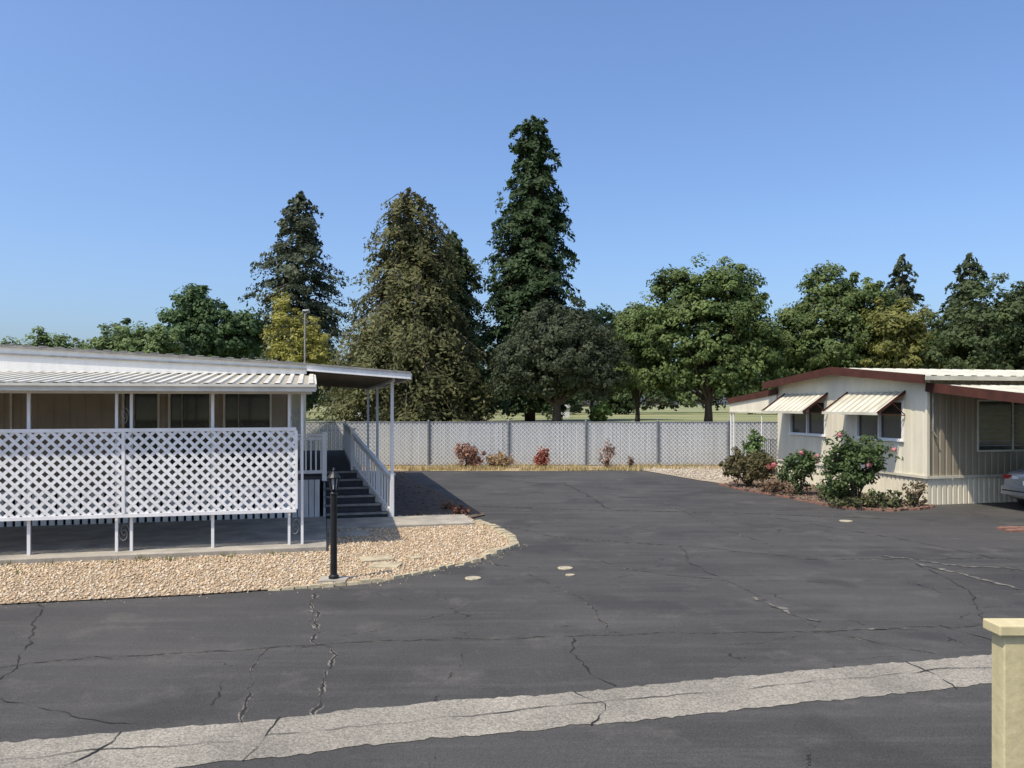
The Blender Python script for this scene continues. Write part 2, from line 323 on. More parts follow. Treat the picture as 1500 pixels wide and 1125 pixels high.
for px,ty in ((20,500),(45,503),(65,492),(85,498),(105,502),(125,503),(145,496),(160,488),(178,486),(195,489),(210,482),(228,476),(245,484)):
    X=(px-750)/1150*72; Z=2.6+(592-ty)/1150*72+.7; lobs.append((X+35,rng.uniform(-1,1),Z*.62,1.5,1.6,Z*.36))
broadleaf('shrub_trees',-35,72,lobs,(.10,.15,.06),(.20,.25,.11),ncl=900,lpc=50,leaf=.26,clr=.6,trunk=(.15,2))
lobs=[]
for i in range(56):
    X=-130+i*5.9+rng.uniform(-2,2); h=rng.uniform(19,28)
    lobs.append((X,rng.uniform(-8,8),h*.47,6,5,h*.52))
broadleaf('distant_trees',10,235,lobs,(.055,.085,.05),(.115,.15,.08),ncl=3600,lpc=34,leaf=1.0,clr=2.2,trunk=(.3,2),inner=.1)
lobs=[(rng.uniform(-75,110),rng.uniform(-6,6),4,rng.uniform(3.5,6),3,rng.uniform(4,6.5)) for i in range(36)]
broadleaf('park_understorey',0,200,lobs,(.035,.055,.026),(.08,.11,.045),ncl=1200,lpc=42,leaf=.75,clr=1.5,trunk=(.2,2))
# ---------------------------------------------------------------- ground
sheet('ground',[(-1500,-400),(1500,-400),(1500,2600),(-1500,2600)],0,'grass')
aspoly=[(-45,-12),(45,-12),(45,31.5),(16,30.5),(8,27),(6.9,25.5),(5.1,31.0),(.5,30.4),(-4.3,30.5),(-14,30),(-45,27)]
sheet('asphalt_road',aspoly,.004,'asphalt')
mb=MB()
n=520
def edge(s,off,seed): 
    w=.02*mnoise.noise(Vector((s*2.3,seed,0)))+.03*mnoise.noise(Vector((s*.6,seed,4)))+.018*mnoise.noise(Vector((s*9,seed,8)))+.016*mnoise.noise(Vector((s*23,seed,8)))
    return off+w*2.1
A0,A1=-14,14
L0=[];L1=[]
for i in range(n+1):
    a=A0+(A1-A0)*i/n
    L0.append((a,6.03+edge(a,0,5))); L1.append((a,6.76+edge(a,0,1)))
for i in range(n):
    mb.quad([(L0[i][0],L0[i][1],.009),(L0[i+1][0],L0[i+1][1],.009),(L1[i+1][0],L1[i+1][1],.009),(L1[i][0],L1[i][1],.009)],'concrete')
mb.obj('concrete_gutter',rot=ANG)
def ribbon(mb,pts,w,mat,z,jit=.05,step=.05,seed=0):
    P=[Vector((p[0],p[1],0)) for p in pts]; out=[]
    s=0
    for a,b in zip(P,P[1:]):
        d=(b-a); n=max(2,int(d.length/step)); pr=Vector((-d.y,d.x,0)).normalized()
        for i in range(n):
            t=i/n; q=a+d*t; s+=d.length/n
            j=jit*(mnoise.noise(Vector((s*1.7,seed,0)))*2.0+mnoise.noise(Vector((s*6,seed,3)))*.9+mnoise.noise(Vector((s*16,seed,3)))*.35)
            out.append((q+pr*j,pr,w*max(.1,.6+1.5*mnoise.noise(Vector((s*4.1,seed,9))))))
    for (p,pr,w1),(q,pr2,w2) in zip(out,out[1:]):
        mb.quad([p-pr*w1/2+Vector((0,0,z)),q-pr2*w2/2+Vector((0,0,z)),q+pr2*w2/2+Vector((0,0,z)),p+pr*w1/2+Vector((0,0,z))],mat)
mb=MB()
cr=[([(-2.81,10.9),(-2.4,9.71),(-2.18,8.59),(-1.89,8.35),(-1.75,7.33),(-1.64,6.5)],.03),
([(-6.1,10.2),(-5.4,8.85),(-4.9,7.7),(-4.4,6.1)],.02),([(-2.58,8.35),(-2.42,7.33),(-2.15,6.35)],.028),
([(-6.0,7.4),(-4.32,8.02),(-2.54,8.35),(-1.42,8.59),(0,8.7),(1.15,8.85),(3.9,8.98),(5.6,9.26),(9,10)],.017),
([(.9,13.9),(1.9,12.2),(3.13,11.6),(3.37,10.2),(3.59,8.98),(4.4,8.1)],.02),
([(-.1,16.6),(1.05,15.1),(3.1,14.4),(5.1,13.1),(9,13.2)],.03),([(.67,8.7),(.6,8.0),(.8,7.4),(.95,7.15)],.018),
([(4.0,20.9),(4.3,17.5),(4.76,14.2)],.032),([(-.9,20),(2,19.2),(5,18.8),(9,17.6)],.034),([(1.5,27),(2.2,22),(2.4,19.1)],.034),
([(6,17.9),(7.5,15),(8.2,13.2)],.024),([(-4.9,7.0),(-3.8,6.6),(-3,6.3)],.011),([(5.0,9.2),(5.3,8.4)],.016),([(.2,12.1),(1.0,10.4),(1.1,8.85)],.014),
([(4.2,23.5),(6.3,22.8)],.036),([(-2.2,29),(1,25.5),(3.5,24)],.036),
([(3.1,14.4),(2.9,12.9),(3.13,11.6)],.018),([(5.6,9.3),(6.4,11),(6.57,12.8)],.018),([(-.2,22.5),(2.2,22),(5.5,21.3)],.032)]
for i,(p,w) in enumerate(cr): ribbon(mb,p,w,'crack',.0085+i*.00015,seed=i*3.3)
for i in (0,2,3,4,5,7,8,13): ribbon(mb,cr[i][0],cr[i][1]*2.3,'crackl',.0060+i*.00012,seed=i*3.3)
cl=[([(6.57,12.8),(6.9,11.8),(7.14,10.95)],.12),([(6.3,13.4),(7.2,12.6),(8.6,12.0)],.07),([(3.2,10.5),(3.4,10.1),(3.5,9.7)],.06),([(4.1,9.0),(4.6,9.05)],.05),([(3.45,9.9),(3.7,9.3)],.05),([(-2.45,9.9),(-2.25,9.0)],.04)]
for i,(p,w) in enumerate(cl): ribbon(mb,p,w,'crackl',.0125+i*.0003,seed=40+i*3.3,jit=.07)
gc=[([ab2w(-3.2,6.0),ab2w(-3.05,6.8)],.014),([ab2w(-.6,6.0),ab2w(-.3,6.8)],.016),([ab2w(-1.9,6.0),ab2w(-1.6,6.4),ab2w(-1.55,6.8)],.015),([ab2w(2.1,6.0),ab2w(2.35,6.4),ab2w(2.2,6.8)],.012),([ab2w(5.6,6.0),ab2w(5.75,6.8)],.015),
 ([ab2w(-4,6.42),ab2w(0,6.38),ab2w(3,6.45),ab2w(9,6.4)],.011)]
for i,(p,w) in enumerate(gc): ribbon(mb,p,w,'crack',.0150+i*.0003,seed=80+i*3.3,jit=.035)
mb.obj('pavement_cracks')
def cover(x,y,r):
    mb=MB(); n=20
    ring=lambda rr,z:[(rr*math.cos(2*math.pi*i/n),rr*math.sin(2*math.pi*i/n),z) for i in range(n)]
    a,b,c=ring(r,.006),ring(r,.018),ring(r*.72,.02); d=ring(r*.7,.012)
    for i in range(n):
        j=(i+1)%n
        mb.quad([a[i],a[j],b[j],b[i]],'edging'); mb.quad([b[i],b[j],c[j],c[i]],'edging'); mb.quad([c[i],c[j],d[j],d[i]],'edging')
    mb.quad(d,'concrete2'); mb.obj('utility_cover',loc=(x,y,0))
cover(-.58,11.68,.12); cover(.84,12.4,.12); cover(.88,11.9,.07); cover(7.4,17.4,.14)
gpoly=[(-24,5.9),(-6.61,10.14),(-4.18,10.68),(-2.54,11.2),(-1.9,11.5),(-1.18,12.3),(-.565,13.0),(.05,14.3),(-.14,15.9),(-.75,17.1),(-1.0,17.9),(-3,24),(-10,24),(-28,16)]
sheet('gravel_bed',gpoly,.020,'gravelbase')
dpoly=[(-12,24),(-4.2,30.4),(-3.45,26.5),(-2.69,24.7),(-1.6,21.2),(-.62,18.3),(-1.05,17.55),(-2.7,17.3),(-4.6,18)]
sheet('dirt_bed',dpoly,.03,'mulch')
def stones(name,poly,n,r0,r1,cols,zbase,excl=None):
    xs=[p[0] for p in poly]; ys=[p[1] for p in poly]; x0,x1,y0,y1=max(min(xs),-10.5),min(max(xs),16),min(ys),max(ys)
    pts=[]
    while len(pts)<n:
        x=rng.uniform(x0,x1);y=rng.uniform(y0,y1)
        if inpoly(x,y,poly) and not (excl and excl(x,y)): pts.append((x,y))
    P=np.array(pts); 
    base=np.array([[1,0,0],[-.2,.9,0],[-.9,-.3,.1],[.3,-.95,0],[.1,.1,.75],[-.1,0,-.6]])
    fc=np.array([[0,1,4],[1,2,4],[2,3,4],[3,0,4],[1,0,5],[2,1,5],[3,2,5],[0,3,5]])
    s=r0+(r1-r0)*rng.uniform(0,1,n)**1.6; th=rng.uniform(0,6.28,n)
    B=base[None]*(1+rng.normal(size=(n,6,3))*.22)*s[:,None,None]
    X=B[:,:,0]*np.cos(th)[:,None]-B[:,:,1]*np.sin(th)[:,None]; Y=B[:,:,0]*np.sin(th)[:,None]+B[:,:,1]*np.cos(th)[:,None]
    V=np.stack([X+P[:,0:1],Y+P[:,1:2],B[:,:,2]+zbase+s[:,None]*.3],2).reshape(-1,3)
    F=(fc[None]+np.arange(n)[:,None,None]*6).reshape(-1,3)
    cols=np.array(cols); C=cols[rng.integers(0,len(cols),n)]*rng.uniform(.7,1.12,(n,1)); C=np.repeat(C,6,axis=0)
    return npmesh(name,V,F,C,('stone',))
def gex(x,y):
    a,b=w2ab(x,y)
    return (a<.1 and b>14.15) or (a>-.05 and a<3.2 and b>16.45 and b<17.85) or b>18.2
stones('gravel_stones',gpoly,32000,.009,.030,[(.53,.40,.25),(.60,.47,.32),(.44,.33,.21),(.61,.52,.40),(.42,.30,.19),(.55,.39,.235)],.02,gex)
sp=[(-6.61,9.9),(-2.5,10.9),(-1.6,11.3),(-.3,12.7),(.35,14.4),(-.1,15.9),(-1.9,11.6),(-2.54,11.25),(-6.6,10.2)]
stones('loose_stones',sp,170,.008,.016,[(.50,.38,.24),(.56,.45,.31),(.42,.30,.18)],.004)
mb=MB()
path=[(-3.4,10.93),(-2.54,11.2),(-1.9,11.5),(-1.18,12.3),(-.565,13.0),(.05,14.3),(-.02,15.2),(-.3,16.1),(-.75,17.1)]
for (p,q) in zip(path,path[1:]):
    d=math.dist(p,q); n=max(1,int(d/.17))
    for i in range(n):
        t=(i+.5)/n; x=p[0]+(q[0]-p[0])*t; y=p[1]+(q[1]-p[1])*t; an=math.atan2(q[1]-p[1],q[0]-p[0])+rng.normal()*.08
        lx=d/n*.47; wy=.045+.01*rng.normal(); h=.045+.012*rng.normal()
        if y>13.2: wy*=1.9; h+=.03
        c,s=math.cos(an),math.sin(an)
        cs=[(-lx,-wy),(lx,-wy),(lx,wy),(-lx,wy)]
        bot=[(x+c*u-s*v,y+s*u+c*v,.0) for u,v in cs]; top=[(x+c*u*.9-s*v*.8,y+s*u*.9+c*v*.8,h) for u,v in cs]
        mb.hexa(bot+top,'edging')
mb.obj('garden_edging')
mb=MB(); mb.box(.06,3.15,16.5,17.8,.0,.07,'concrete2'); mb.box(.1,.9,15.6,16.2,.0,.045,'concrete2'); mb.obj('concrete_walkway',rot=ANG,bevel=.01)
mb=MB()
for (x,y,an,sx,sy) in ((-2.25,13.0,.3,.26,.2),(-2.0,12.45,-.2,.24,.18),(-1.6,13.1,.5,.1,.1)):
    c,s=math.cos(an),math.sin(an); cs=[(-sx,-sy),(sx,-sy*.9),(sx*.9,sy),(-sx,sy*.95)]
    mb.hexa([(x+c*u-s*v,y+s*u+c*v,.0) for u,v in cs]+[(x+c*u-s*v,y+s*u+c*v,.058) for u,v in cs],'edging')
mb.obj('stepping_stones',bevel=.008)
sheet('dry_verge',[(-16,29.8),(-4.3,30.45),(.5,30.35),(5.1,30.9),(6.3,26.9),(8.3,26.9),(15,31.5),(15,36),(-16,36)],.016,'dry')
wg=[(4.9,31.2),(6.35,26.6),(6.9,25.4),(8.0,26.6),(9.0,28.8),(11.5,32.4),(5.6,32.4)]
sheet('pale_gravel_bed',wg,.022,'whitegravel')
stones('pale_gravel_stones',[(5.1,31.0),(6.5,26.8),(7.2,26.4),(8.6,28.8),(9.8,30.6)],1500,.02,.05,[(.48,.41,.31),(.38,.30,.22),(.54,.48,.39)],.02)
bed=[(6.75,25.2),(7.0,23.7),(7.7,21.8),(8.3,19.5),(9.2,19.0),(10.2,19.5),(10.72,20.15),(9.1,26.9),(8,27.1)]
sheet('planting_bed',bed,.028,'mulch')
def edgeblocks(name,path,mat,h=.05,w=.04,step=.2):
    mb=MB()
    for p,q in zip(path,path[1:]):
        d=math.dist(p,q); n=max(1,int(d/step))
        for i in range(n):
            if rng.uniform()<.12: continue
            t=(i+.5)/n; x=p[0]+(q[0]-p[0])*t+rng.normal()*.02; y=p[1]+(q[1]-p[1])*t+rng.normal()*.02; an=math.atan2(q[1]-p[1],q[0]-p[0])+rng.normal()*.15
            c,s=math.cos(an),math.sin(an); lx=d/n*.45; hh=h*(1+.2*rng.normal())
            cs=[(-lx,-w),(lx,-w),(lx,w),(-lx,w)]
            mb.hexa([(x+c*u-s*v,y+s*u+c*v,.0) for u,v in cs]+[(x+c*u-s*v,y+s*u+c*v,hh) for u,v in cs],mat)
    return mb.obj(name)
edgeblocks('brick_edging',[(6.7,25.3),(6.95,23.7),(7.6,21.8),(8.2,19.5),(9.2,18.95),(10.3,19.45),(10.75,19.95)],'brick')
stones('mulch_chips',bed,2200,.02,.05,[(.18,.12,.08),(.24,.14,.10),(.12,.09,.07),(.3,.22,.15)],.02)
stones('soil_clods',dpoly,1500,.02,.045,[(.13,.095,.07),(.10,.075,.055),(.18,.14,.10)],.02)
mb=MB()
for i in range(16):
    for j in range(4):
        x=10.05+i*.23+(j%2)*.1; y=15.9+j*.13+i*.02+rng.normal()*.01
        mb.box(x,x+.21,y,y+.115,.004,.045+.006*rng.normal(),'brick')
mb.obj('brick_island')

# ---------------------------------------------------------------- privacy fence
FY0=32.85
fe=empty('chain_link_fence')
mb=MB()
pxs=[(p-750)/1150*FY0 for p in (505,628,745,858,963,1066)]
left=pxs[0]
while left>-24: left-=3.25; pxs.append(left)
right=max(pxs[:6])
while right<18: right+=3.1; pxs.append(right)
for x in pxs: mb.tube([(x,FY0-.07,0),(x,FY0-.07,1.90)],[.05,.05],'galv',8); mb.tube([(x,FY0-.07,1.90),(x,FY0-.07,1.95)],[.055,.015],'galv',8)
xa,xb=min(pxs),max(pxs)
mb.tube([(xa,FY0,1.84),(xb,FY0,1.84)],[.028,.028],'galv',6)
mb.tube([(xa,FY0-.02,.10),(xb,FY0-.02,.10)],[.008,.008],'galv',5)
mb.obj('posts_and_rails',parent=fe)
ns=int((xb-xa)/.085); xs=xa+np.arange(ns)*.085
V=[];F=[];C=[]
for i,x in enumerate(xs):
    w=.078; k=len(V); zt=1.80+rng.normal()*.012; zb=.07+abs(rng.normal())*.015
    yy=FY0+.006*((i%2)*2-1); tw=rng.normal()*.005; bow=.02*mnoise.noise(Vector((x*.8,0,0)))
    for j,z in enumerate((zb,.6,1.2,zt)):
        o=bow*(1 if j in (1,2) else 0)+.008*mnoise.noise(Vector((x*3,z*3,5)))
        V+=[(x,yy-tw+o,z),(x+w,yy+tw+o,z)]
    g=.43+rng.normal()*.02+.05*mnoise.noise(Vector((x*.7,3,1)))
    if rng.uniform()<.04: g*=.82
    for j in range(4):
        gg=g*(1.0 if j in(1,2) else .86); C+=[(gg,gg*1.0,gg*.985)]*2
    for j in range(3): F.append((k+2*j,k+2*j+1,k+2*j+3,k+2*j+2))
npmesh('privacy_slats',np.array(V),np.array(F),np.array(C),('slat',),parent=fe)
mb=MB()
sp=.17; n=int((xb-xa)/sp)
for i in range(-12,n+12):
    x=xa+i*sp
    for sg,yo in ((1,-.04),(-1,-.045)):
        x0=x; x1=x+sg*1.76
        w=.013
        if min(x0,x1)<xa or max(x0,x1)>xb: continue
        mb.quad([(x0-w,FY0+yo,.06),(x0+w,FY0+yo,.06),(x1+w,FY0+yo,1.82),(x1-w,FY0+yo,1.82)],'galvw')
mb.obj('chain_link_mesh',parent=fe)
mb=MB(); mb.box(xa,xb,FY0-.1,FY0+.1,.0,.06,'concrete'); mb.obj('fence_footing',parent=fe)

# ---------------------------------------------------------------- profile helpers
def ribwall(mb,p,q,z0,z1,pitch,depth,mat,outn,top=None):
    d=math.dist(p,q); n=max(1,int(d/pitch)); prof=[]
    for i in range(n):
        for u,o in ((0,0),(.62,0),(.72,-depth),(.9,-depth)):
            prof.append(((i+u)/n,o))
    prof.append((1,0))
    zf=z1 if callable(z1) else (lambda t:z1)
    P=lambda t,o:(p[0]+(q[0]-p[0])*t+outn[0]*o,p[1]+(q[1]-p[1])*t+outn[1]*o)
    for (t0,o0),(t1,o1) in zip(prof,prof[1:]):
        a=P(t0,o0);b=P(t1,o1)
        mb.quad([(a[0],a[1],z0),(b[0],b[1],z0),(b[0],b[1],zf(t1)),(a[0],a[1],zf(t0))],mat)
def ribroof(mb,c00,c10,c11,c01,pitch,h,mat,under=None,thick=.03,mat2=None):
    c00,c10,c11,c01=map(Vector,(c00,c10,c11,c01)); d=(c10-c00).length; n=max(1,int(d/pitch)); prof=[]
    for i in range(n):
        for u,o,m in ((0,0,mat2 or mat),(.42,0,mat),(.52,h,mat),(.9,h,mat)): prof.append(((i+u)/n,o,m))
    prof.append((1,0,mat)); up=Vector((0,0,1))
    for (t0,o0,m),(t1,o1,_) in zip(prof,prof[1:]):
        mb.quad([c00.lerp(c10,t0)+up*o0,c00.lerp(c10,t1)+up*o1,c01.lerp(c11,t1)+up*o1,c01.lerp(c11,t0)+up*o0],m)
    dz=up*-thick
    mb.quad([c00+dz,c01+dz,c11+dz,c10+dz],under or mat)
    for a,b in ((c00,c10),(c10,c11),(c11,c01),(c01,c00)): mb.quad([a+dz,b+dz,b,a],mat)

# ================= left mobile home =================
H1=empty('mobile_home',rot=ANG)
Wb=17.9; aR=-.7; aP=-6.5; aLft=-12.3; bBack=33
ze=3.36; zp=3.66
def gz(a): return zp-(a-aP)*(zp-ze)/(aR-aP) if a>aP else zp-(aP-a)*(zp-ze)/(aP-aLft)
mb=MB()
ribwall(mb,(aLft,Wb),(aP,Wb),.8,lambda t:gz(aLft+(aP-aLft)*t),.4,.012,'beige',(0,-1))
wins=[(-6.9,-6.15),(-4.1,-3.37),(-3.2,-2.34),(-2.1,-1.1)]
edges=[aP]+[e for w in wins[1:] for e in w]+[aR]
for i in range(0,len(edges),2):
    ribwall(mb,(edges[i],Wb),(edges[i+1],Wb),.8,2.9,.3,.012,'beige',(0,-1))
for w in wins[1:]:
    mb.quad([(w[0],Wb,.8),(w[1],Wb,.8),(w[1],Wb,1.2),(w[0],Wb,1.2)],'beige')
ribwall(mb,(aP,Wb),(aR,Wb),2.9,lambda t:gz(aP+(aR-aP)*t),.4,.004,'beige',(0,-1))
mb.quad([(aR,Wb,.8),(aR,bBack,.8),(aR,bBack,ze),(aR,Wb,ze)],'cream')
mb.quad([(aLft,Wb,.8),(aLft,Wb,ze),(aLft,bBack,ze),(aLft,bBack,.8)],'cream')
mb.quad([(aLft,bBack,0),(aR,bBack,0),(aR,bBack,ze),(aP,bBack,zp),(aLft,bBack,ze)],'cream')
mb.box(aR-.05,aR+.02,Wb-.03,Wb+.05,.8,ze-.02,'white')
mb.box(aLft,aR,Wb-.03,Wb+.02,.76,.82,'white')
mb.obj('walls',parent=H1)
mb=MB()
for w in wins:
    mb.quad([(w[0],Wb+.05,1.2),(w[1],Wb+.05,1.2),(w[1],Wb+.05,2.9),(w[0],Wb+.05,2.9)],'glass')
    y0,y1=Wb-.035,Wb+.05
    for x in (w[0],w[1]-.04,): mb.box(x,x+.04,y0,y1,1.2,2.9,'gutter')
    mb.box(w[0]+.30*(w[1]-w[0]),w[0]+.30*(w[1]-w[0])+.025,Wb+.0,y1,1.24,2.86,'roofgrey')
    mb.box(w[0]+.04,w[1]-.04,y0,y1,1.2,1.24,'gutter'); mb.box(w[0]+.04,w[1]-.04,y0,y1,2.86,2.9,'gutter')
mb.obj('windows',parent=H1)
mb=MB()
mb.quad([(aLft,Wb+.06,0),(aR,Wb+.06,0),(aR,Wb+.06,.8),(aLft,Wb+.06,.8)],'blackmetal')
a=aLft
while a<aR-.12: mb.box(a,a+.10,Wb-.01,Wb+.02,.1,.755,'white'); a+=.155
mb.quad([(aR,Wb,0),(aR,bBack,0),(aR,bBack,.8),(aR,Wb,.8)],'whited')
mb.obj('skirting',parent=H1)
mb=MB(); f=17.2
def roofslab(a0,z0,a1,z1,b0,b1,mat,th=.1):
    mb.hexa([(a0,b0,z0-th),(a1,b0,z1-th),(a1,b1,z1-th),(a0,b1,z0-th),(a0,b0,z0),(a1,b0,z1),(a1,b1,z1),(a0,b1,z0)],mat)
roofslab(aP,zp+.08,-.35,3.43,f,bBack+.3,'white'); roofslab(aLft-.3,3.42,aP,zp+.08,f,bBack+.3,'white')
mb.beam((aP,f-.05,zp+.095),(-.35,f-.05,3.445),.05,.05,'roofgrey'); mb.beam((aLft-.3,f-.05,3.435),(aP,f-.05,zp+.095),.05,.05,'roofgrey')
mb.hexa([(aP,f-.03,3.235),(-.35,f-.03,3.235),(-.35,f-.004,3.235),(aP,f-.004,3.235),(aP,f-.03,zp+.07),(-.35,f-.03,3.425),(-.35,f-.004,3.425),(aP,f-.004,zp+.07)],'white')
mb.hexa([(aLft-.3,f-.03,3.235),(aP-.01,f-.03,3.235),(aP-.01,f-.004,3.235),(aLft-.3,f-.004,3.235),(aLft-.3,f-.03,3.41),(aP-.01,f-.03,zp+.07),(aP-.01,f-.004,zp+.07),(aLft-.3,f-.004,3.41)],'white')
mb.beam((aP,f-.05,zp-.06),(-.35,f-.05,3.34),.035,.025,'roofgrey')
for i in range(20):
    a=aP+.2+i*.29; z=zp+.08-(a-aP)*(zp+.08-3.43)/(6.15); mb.box(a,a+.14,f-.08,f+.05,z+.04,z+.058,'roofgrey')
mb.obj('roof',parent=H1)
mb=MB()
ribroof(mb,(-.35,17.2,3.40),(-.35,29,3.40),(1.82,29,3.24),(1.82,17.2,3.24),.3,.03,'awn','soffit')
mb.beam((-.35,17.17,3.37),(1.85,17.17,3.21),.05,.13,'white'); mb.beam((1.85,17.2,3.2),(1.85,29,3.2),.06,.13,'gutter')
mb.beam((-.35,17.14,3.45),(1.85,17.14,3.29),.04,.035,'roofgrey')
mb.beam((1.5,17.4,3.14),(1.5,29,3.14),.06,.1,'whited')
for b in np.arange(17.9,29,.6): mb.beam((-.65,b,3.31),(1.5,b,3.18),.05,.06,'soffit')
for b in (17.8,22.8,27.6): mb.box(1.465,1.535,b-.035,b+.035,.0,3.1,'white')
mb.obj('porch_roof',parent=H1)
mb=MB(); F0=14.2
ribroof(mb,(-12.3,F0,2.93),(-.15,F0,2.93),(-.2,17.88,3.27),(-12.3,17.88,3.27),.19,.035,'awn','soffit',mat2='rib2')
mb.box(-12.3,-.13,F0-.1,F0-.003,2.82,2.935,'gutter'); mb.box(-12.3,-.13,F0-.13,F0-.1,2.90,2.945,'gutter')
mb.beam((-.13,F0-.1,2.9),(-.18,17.15,3.17),.03,.11,'gutter')
mb.beam((-12.3,14.47,2.82),(-.2,14.47,2.82),.05,.08,'white')
for a in np.arange(-12,-.2,1.42): mb.beam((a,14.3,2.86),(a,17.85,3.19),.04,.05,'soffit')
mb.obj('awning_roof',parent=H1)
mb=MB()
def scroll(mb,ac,z0,z1,w):
    n=max(1,int((z1-z0)/.42))
    for i in range(n):
        zc=z0+(i+.5)*(z1-z0)/n
        for sg in (1,-1):
            pts=[]
            for j in range(15):
                t=j/14; an=t*math.pi*1.75; r=(w*.5)*(1-.6*t)
                pts.append((ac+sg*(w*.02+r*math.cos(an)*.9),14.47,zc+sg*(.02+r*math.sin(an)*1.6)))
            mb.tube(pts,[.006]*15,'roofgrey',4,False)
for a in (-4.73,-1.87,-7.5,-10.3): mb.box(a-.024,a+.024,14.445,14.49,.1,2.8,'white')
for a0,a1 in ((-3.40,-3.17),(-.593,-.37),(-6.2,-5.97)):
    for a in (a0,a1): mb.box(a-.022,a+.022,14.445,14.49,.1,2.8,'white')
    scroll(mb,(a0+a1)/2,.2,.65,a1-a0-.06); scroll(mb,(a0+a1)/2,2.2,2.6,a1-a0-.06); scroll(mb,(a0+a1)/2,1.0,2.0,a1-a0-.06)
mb.obj('awning_posts',parent=H1)
mb=MB(); mb.box(-13,.05,14.12,17.95,0,.11,'concrete2'); mb.obj('patio_slab',parent=H1,bevel=.012)
mb=MB(); b0=17.9; bt=19.4; nst=6; zD=1.0
mb.box(aR+.02,.02,Wb+.02,bt,.93,zD,'dark'); mb.box(aR+.02,.69,bt,28,.93,zD,'dark')
for a in np.arange(aR+.03,-.1,.12): mb.box(a,a+.105,Wb,Wb+.018,.06,.93,'whited')
for b in np.arange(bt,28,.14): mb.box(.70,.72,b,b+.125,.06,.93,'whited')
for i in range(nst):
    z=zD*(i+1)/(nst); bb=b0+(bt-b0)*i/nst; t0=i/nst
    ar=1.45-(1.45-.69)*t0-.04
    mb.box(.04,ar,bb+.014,bb+.32,z-.04,z,'dark')
    mb.box(.04,ar,bb+.03,bb+.05,z-zD/nst,z-.042,'dark')
    mb.box(.04,ar,bb-.012,bb+.012,z-.045,z+.004,'roofgrey')
mb.beam((.02,b0,.0),(.02,bt,.92),.05,.2,'whited'); mb.beam((1.47,b0,.03),(.71,bt,.95),.05,.22,'white')
mb.obj('deck_and_stairs',parent=H1)
mb=MB()
def railing(mb,p,q,h,nb,mat='white',low=.1,pw=.035):
    p=Vector(p);q=Vector(q); up=Vector((0,0,1))
    mb.beam(p+up*h,q+up*h,.09,.045,mat); mb.beam(p+up*low,q+up*low,.045,.07,mat); mb.beam(p+up*(h-.08),q+up*(h-.08),.04,.07,mat)
    for i in range(nb):
        t=(i+.5)/nb; c=p.lerp(q,t); mb.beam(c+up*low,c+up*(h-.05),pw,pw*.7,mat,up=(0,1,0))
railing(mb,(1.5,17.86,.06),(.69,19.4,1.02),.88,15,pw=.045)
for c,z0,z1 in (((1.5,17.86),0,1.0),((.69,19.4),.9,1.98)): mb.box(c[0]-.05,c[0]+.05,c[1]-.05,c[1]+.05,z0,z1,'white'); mb.box(c[0]-.07,c[0]+.07,c[1]-.07,c[1]+.07,z1,z1+.04,'white')
railing(mb,(.69,19.4,1.0),(.69,28,1.0),.92,60,pw=.03)
railing(mb,(aR+.05,17.93,1.0),(.0,17.93,1.0),.92,6)
mb.box(-.03,.07,17.88,17.98,.9,1.98,'white'); mb.box(-.03,.07,19.35,19.45,.9,1.98,'white')
railing(mb,(.02,17.98,.98),(.02,19.4,1.0),.92,12)
mb.obj('porch_railing',parent=H1)

mb=MB(); A0,A1=-9.0,-.47; Z0,Z1=.72,2.16; yb=14.40
def lat(sg,y):
    pitch=.178; n=int((A1-A0+(Z1-Z0))/pitch)+2
    for i in range(-1,n):
        c=A0+i*pitch if sg<0 else A0-(Z1-Z0)+i*pitch
        za,zb=Z0,Z1; aa=c; ab_=c+(Z1-Z0)*(1 if sg>0 else -1)
        def clip(aa,za,ab_,zb):
            s=(ab_-aa)/(zb-za)
            if aa<A0: 
                if ab_<=A0: return None
                za=za+(A0-aa)/s; aa=A0
            if aa>A1:
                if ab_>=A1: return None
                za=za+(A1-aa)/s; aa=A1
            if ab_<A0: zb=zb+(A0-ab_)/s; ab_=A0
            if ab_>A1: zb=zb+(A1-ab_)/s; ab_=A1
            return aa,za,ab_,zb
        r=clip(aa,za,ab_,zb)
        if r and abs(r[3]-r[1])>.03: mb.beam((r[0],y,r[1]),(r[2],y,r[3]),.007,.052,'lattice')
lat(1,yb); lat(-1,yb-.009)
for z in (Z0,Z1): mb.box(A0,A1,yb-.022,yb+.012,z-.03,z+.03,'lattice')
for a in (A0,-3.28,A1): mb.box(a-.025,a+.025,yb-.024,yb+.014,Z0+.03,Z1-.03,'lattice')
mb.obj('lattice_screen',rot=ANG)

# ================= right mobile home =================
H2=empty('mobile_home',rot=ANG)
a0=15.1; bS=17.14; bN=23.98; bM=(bS+bN)/2; aE=31; ze=3.28; zp=3.6; zs=.72
def gz2(b): return zp-abs(b-bM)*(zp-ze)/(bM-bS)
mb=MB()
wz0,wz1=1.62,2.7
W=[(17.14+.85,17.14+2.75),(17.14+4.2,17.14+6.1)]
segs=[(bS,W[0][0]),(W[0][1],W[1][0]),(W[1][1],bN)]
for s0,s1 in segs: ribwall(mb,(a0,s1),(a0,s0),zs,2.8,.41,.012,'cream',(-1,0))
for w in W:
    ribwall(mb,(a0,w[1]),(a0,w[0]),zs,wz0,.41,.012,'cream',(-1,0)); mb.quad([(a0,w[1],wz1),(a0,w[0],wz1),(a0,w[0],2.8),(a0,w[1],2.8)],'cream')
ribwall(mb,(a0,bN),(a0,bM),2.8,lambda t:gz2(bN+(bM-bN)*t),.41,.006,'cream',(-1,0)); ribwall(mb,(a0,bM),(a0,bS),2.8,lambda t:gz2(bM+(bS-bM)*t),.41,.006,'cream',(-1,0))
